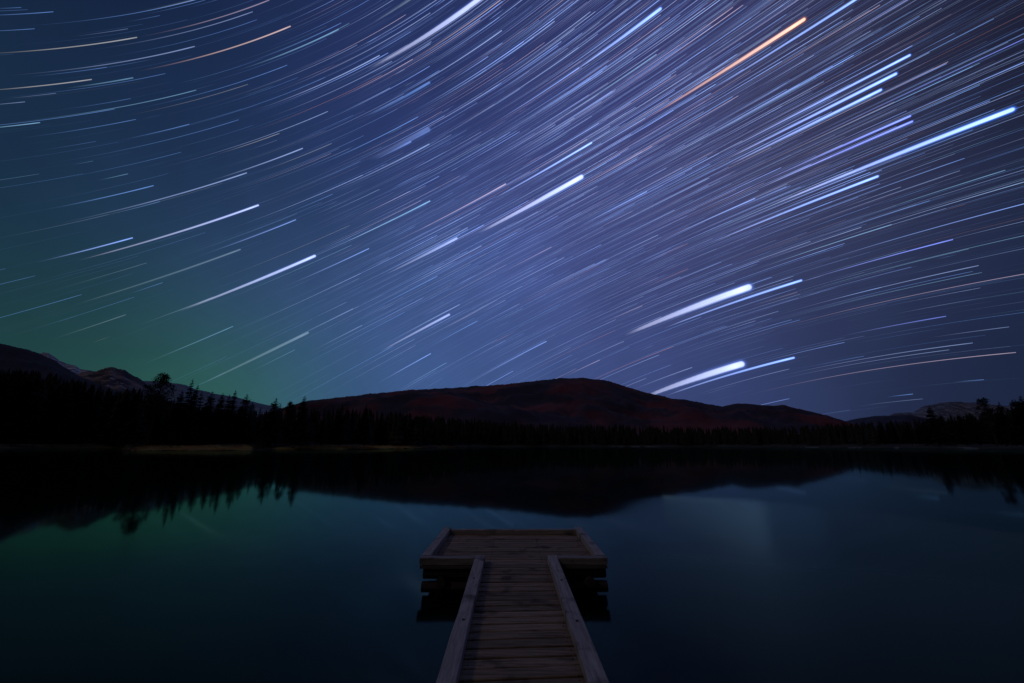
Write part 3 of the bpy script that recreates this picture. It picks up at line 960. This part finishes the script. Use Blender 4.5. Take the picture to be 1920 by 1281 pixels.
# yellow grass on the spit
gr = material('dry_grass', (.75, .62, .34), 1, .12, (.60, .34, .18), lo=.45, hi=.62)
vs, fs = [], []
for i in range(60000):
    px = srn.choice((srn.uniform(236, 476), srn.uniform(236, 476), srn.uniform(508, 800), srn.uniform(508, 890), srn.uniform(508, 890)))
    p = shore(px, False); d = p.normalized()
    wd = 22 if px < 474 else 16
    f = srn.random()
    s = .1 + f * wd
    q = p + d * s
    zb = lerp_tab([(a, b_) for a, b_ in steps], s) * .8 - .05
    edge = min((px - 236) / 60, (476 - px) / 14) if px < 480 else min((px - 508) / 20, (890 - px) / 50)
    if srn.random() > edge or s > wd * min(1, max(.12, edge * .5 + .5 * noise.noise(Vector((px * .03, 0, 0))) + .35)): continue
    if noise.noise(Vector((q.x * .05, q.y * .15, 0))) < -.42: continue
    hh = srn.uniform(.15, .6) * (1.1 + .5 * noise.noise(Vector((px * .08, 5, 0))))
    a = srn.random() * 3.14; dx = Vector((cos(a), sin(a), 0)) * srn.uniform(.06, .22)
    k = len(vs); q = Vector((q.x, q.y, zb))
    vs += [q - dx, q + dx, q + Vector((srn.uniform(-.1, .1), srn.uniform(-.1, .1), hh))]
    fs.append((k, k + 1, k + 2))
tag(link('shore_grass', mesh('shore_grass', vs, fs), mat=gr), 'yellow dry grass on the low spit along the left shore', 'grass', kind='stuff')

# ------------------------------------------------------------------ wooden dock
def wood_mat(name, c1, c2, along):
    m = bpy.data.materials.new(name); m.use_nodes = True
    n, l = m.node_tree.nodes, m.node_tree.links
    b = n['Principled BSDF']; b.inputs['Roughness'].default_value = .85; b.inputs['Specular IOR Level'].default_value = .2
    t = n.new('ShaderNodeTexCoord'); mp = n.new('ShaderNodeMapping')
    mp.inputs['Scale'].default_value = (1.2, 16, 16) if along == 'x' else (16, 1.2, 16)
    l.new(t.outputs['Object'], mp.inputs[0])
    g = n.new('ShaderNodeTexNoise'); g.inputs['Scale'].default_value = 2.2; g.inputs['Detail'].default_value = 8; g.inputs['Roughness'].default_value = .65
    l.new(mp.outputs[0], g.inputs['Vector'])
    at_ = n.new('ShaderNodeAttribute'); at_.attribute_name = 'plank'
    st = n.new('ShaderNodeTexNoise'); st.inputs['Scale'].default_value = 3.2; st.inputs['Detail'].default_value = 5
    l.new(t.outputs['Object'], st.inputs['Vector'])
    r = n.new('ShaderNodeMapRange'); r.inputs[1].default_value = .3; r.inputs[2].default_value = .7; l.new(g.outputs['Fac'], r.inputs[0])
    x = n.new('ShaderNodeMix'); x.data_type = 'RGBA'; x.inputs[6].default_value = (*c1, 1); x.inputs[7].default_value = (*c2, 1)
    l.new(r.outputs[0], x.inputs[0])
    # stains
    sr = n.new('ShaderNodeMapRange'); sr.inputs[1].default_value = .56; sr.inputs[2].default_value = .70; sr.inputs[3].default_value = 1; sr.inputs[4].default_value = .35
    l.new(st.outputs['Fac'], sr.inputs[0])
    mm = n.new('ShaderNodeMath'); mm.operation = 'MULTIPLY'; l.new(sr.outputs[0], mm.inputs[0]); l.new(at_.outputs['Fac'], mm.inputs[1])
    sc_ = n.new('ShaderNodeVectorMath'); sc_.operation = 'SCALE'; l.new(x.outputs[2], sc_.inputs[0]); l.new(mm.outputs[0], sc_.inputs['Scale'])
    l.new(sc_.outputs[0], b.inputs['Base Color'])
    bp = n.new('ShaderNodeBump'); bp.inputs['Strength'].default_value = .6; bp.inputs['Distance'].default_value = .004
    l.new(g.outputs['Fac'], bp.inputs['Height']); l.new(bp.outputs[0], b.inputs['Normal'])
    return m


plank_mat = wood_mat('weathered_planks', (.12, .085, .062), (.48, .35, .25), 'x')
curb_mat = wood_mat('grey_timber', (.24, .215, .22), (.56, .50, .50), 'y')
curb_x_mat = wood_mat('grey_cross_timber', (.24, .215, .22), (.54, .49, .50), 'x')
log_mat = wood_mat('wet_logs', (.035, .028, .028), (.08, .06, .06), 'x')

prn = random.Random(12)


class MB:
    def __init__(s): s.v, s.f, s.a = [], [], []
    def board(s, p0, p1, w, h, jit=0, tone=1.0, segs=1):
        """board whose top centre line runs p0 -> p1, width w, thickness h, edges slightly eased"""
        p0, p1 = Vector(p0), Vector(p1)
        d = (p1 - p0).normalized(); sd = Vector((d.y, -d.x, 0)).normalized(); up = sd.cross(d)
        e = min(.006, w * .1)
        prof = [(-w / 2, -h), (w / 2, -h), (w / 2, -e), (w / 2 - e, 0), (-w / 2 + e, 0), (-w / 2, -e)]
        base = len(s.v); K = len(prof)
        for i in range(segs + 1):
            c = p0 + (p1 - p0) * i / segs
            jz = prn.uniform(-jit, jit) if segs > 1 else 0
            for x, z in prof:
                s.v.append(c + sd * (x + (prn.uniform(-jit, jit) if segs > 1 else 0)) + up * (z + jz)); s.a.append(tone)
        for i in range(segs):
            for k in range(K):
                k2 = (k + 1) % K
                s.f.append((base + i * K + k, base + i * K + k2, base + (i + 1) * K + k2, base + (i + 1) * K + k))
        s.f.append(tuple(base + k for k in reversed(range(K)))); s.f.append(tuple(base + segs * K + k for k in range(K)))
    def log(s, p0, p1, r, tone=1.0):
        p0, p1 = Vector(p0), Vector(p1)
        d = (p1 - p0).normalized(); sd = d.cross(Vector((0, 0, 1)))
        if sd.length < .1: sd = Vector((1, 0, 0))
        sd.normalize(); up = sd.cross(d)
        base = len(s.v); K = 14; Sg = 8
        for i in range(Sg + 1):
            c = p0 + (p1 - p0) * i / Sg
            for k in range(K):
                a = 2 * pi * k / K
                q = r * (1 + .07 * noise.noise(Vector((c.x * 3, k * .7, c.y * 3 + c.z)))) * (.93 if i in (0, Sg) else 1)
                s.v.append(c + sd * cos(a) * q + up * sin(a) * q); s.a.append(tone)
        for i in range(Sg):
            for k in range(K):
                k2 = (k + 1) % K
                s.f.append((base + i * K + k, base + (i + 1) * K + k, base + (i + 1) * K + k2, base + i * K + k2))
        s.f.append(tuple(base + k for k in range(K))); s.f.append(tuple(base + Sg * K + k for k in reversed(range(K))))
    def build(s, name, mat, parent):
        me = mesh(name, s.v, s.f)
        at_ = me.attributes.new('plank', 'FLOAT', 'POINT')
        at_.data.foreach_set('value', s.a)
        bm = bmesh.new(); bm.from_mesh(me); bmesh.ops.recalc_face_normals(bm, faces=bm.faces); bm.to_mesh(me); bm.free()
        return link(name, me, parent, mat)


TOP = .42           # top of the edge timbers above the water
DK = .325           # deck surface
dock = bpy.data.objects.new('wooden_dock', None); COL.objects.link(dock)
dock.location = (.085, 0, 0); dock.rotation_euler = (0, 0, R(.18))
tag(dock, 'T-shaped weathered plank dock with raised edge timbers reaching into the lake', 'dock')
YN, YF = 6.62, 8.86      # platform near and far edge
XL, XR = -1.45, 1.37
WX = .60                 # half width of the walkway
# walkway boards
mb = MB()
y = -6.2
while y < YN - .02:
    w = prn.uniform(.128, .150)
    skew = .050 * max(0, min(1, (YN - y) / 3.4))
    t = prn.uniform(.62, 1.15)
    yc = y + w / 2
    mb.board((-WX, yc - skew, DK + prn.uniform(-.003, .003)), (WX, yc + skew, DK + prn.uniform(-.003, .003)), w, .038, .0015, t, 4)
    y += w + prn.uniform(.015, .025)
mb.build('walkway_deck', plank_mat, dock)
mb = MB(); mb.board((-.55, -6.25, TOP + .004), (-.55, YN + .16, TOP + .004), .145, .088, .003, 1, 24); mb.build('edge_timber', curb_mat, dock)
mb = MB(); mb.board((.55, -6.25, TOP + .002), (.55, YN + .16, TOP + .002), .145, .088, .003, 1, 24); mb.build('edge_timber', curb_mat, dock)
# platform boards
mb = MB()
y = YN + .03
while y < YF - .08:
    w = prn.uniform(.120, .150); t = prn.uniform(.75, 1.1)
    mb.board((XL + .04, y + w / 2, DK + prn.uniform(-.003, .003)), (XR - .04, y + w / 2 + prn.uniform(-.01, .01), DK + prn.uniform(-.003, .003)), w, .038, .0015, t, 4)
    y += w + prn.uniform(.013, .022)
mb.build('platform_deck', plank_mat, dock)
for xs, xe in ((XL, -.632), (.632, XR)):  # near edge pieces darkened in tone, painting in shade on their front faces
    mb = MB(); mb.board((xs, YN + .07, TOP), (xe, YN + .07, TOP), .13, .09, .003, .75, 8); mb.build('edge_timber', curb_x_mat, dock)
    mb = MB(); mb.board((xs + .01, YN + .02, DK - .006), (xe + .02 if xe < 0 else xe - .01, YN + .02, DK - .006), .045, .04, .002, .3, 4); mb.build('fascia_board', curb_x_mat, dock)
mb = MB(); mb.board((XL + .15, YF - .07, TOP - .012), (XR - .15, YF - .07, TOP - .012), .13, .075, .003, .9, 8); mb.build('edge_timber', curb_x_mat, dock)
for sx_ in (XL + .073, XR - .073):
    mb = MB(); mb.board((sx_, YN + .137, TOP + .008), (sx_, YF + .04, TOP + .008), .145, .095, .003, 1, 8); mb.build('edge_timber', curb_mat, dock)
# log cribs that carry the platform: cross logs and long logs
for yy, zz, xa, xb, r in ((YN + .12, .195, XL + .05, XR - .02, .086), (YN + .13, -.02, XL + .03, XR + .0, .10), (YF - .3, .175, XL + .05, XR - .03, .09), (YF - .28, .0, XL, XR, .085),
                          (YN + 1.05, .06, XL + .04, XR - .02, .09)):
    mb = MB(); mb.log((xa, yy, zz), (xb, yy + .02, zz + .005), r); mb.build('crib_log', log_mat, dock)
for xx in (-1.12, -.35, .35, 1.1):
    mb = MB(); mb.log((xx, YN + .0, .09), (xx + .02, YF - .1, .1), .075); mb.build('crib_log', log_mat, dock)
for xx in (-.42, .42):
    mb = MB(); mb.log((xx, -6.3, .20), (xx, YN + .05, .20), .082); mb.build('stringer_log', log_mat, dock)
for yy in (-3.0, .8, 3.6):
    mb = MB(); mb.log((-.56, yy, .045), (.56, yy, .045), .075); mb.build('cross_log', log_mat, dock)
    for xx in (-.5, .5):
        mb = MB(); mb.log((xx, yy + .16, -1.2), (xx, yy + .16, .28), .06); mb.build('post', log_mat, dock)
# bolts through the edge timbers and nail heads along the boards
iron = material('rusty_iron', (.05, .03, .025), .7, 30, (.09, .05, .04))


def disc(vs, fs, x, y, z, r, hgt):
    k = len(vs)
    for i in range(8):
        a = i * pi / 4
        vs.append((x + cos(a) * r, y + sin(a) * r, z - .01))
    for i in range(8):
        a = i * pi / 4
        vs.append((x + cos(a) * r * .9, y + sin(a) * r * .9, z + hgt))
    for i in range(8):
        j = (i + 1) % 8
        fs.append((k + i, k + j, k + 8 + j, k + 8 + i))
    fs.append(tuple(k + 8 + i for i in range(8)))


for x_ in (-.55, .55):
    y = -5.4
    while y < YN:
        vs, fs = [], []
        disc(vs, fs, x_ + prn.uniform(-.01, .01), y, TOP + .004, .016, .006)
        link('bolt_head', mesh('bolt_head', vs, fs), dock, iron)
        y += 1.22 + prn.uniform(-.05, .05)
vs, fs = [], []
y = -6.1
while y < YF - .15:
    wid_ = .44 if y < YN else 1.2
    for x_ in ((-.44, .44) if y < YN else (-1.2, -.4, .4, 1.15)):
        for dy in (-.03, .03):
            disc(vs, fs, x_ + prn.uniform(-.012, .012), y + dy, DK + .001, .006, .002)
    y += .157
link('nail_heads', mesh('nail_heads', vs, fs), dock, iron)
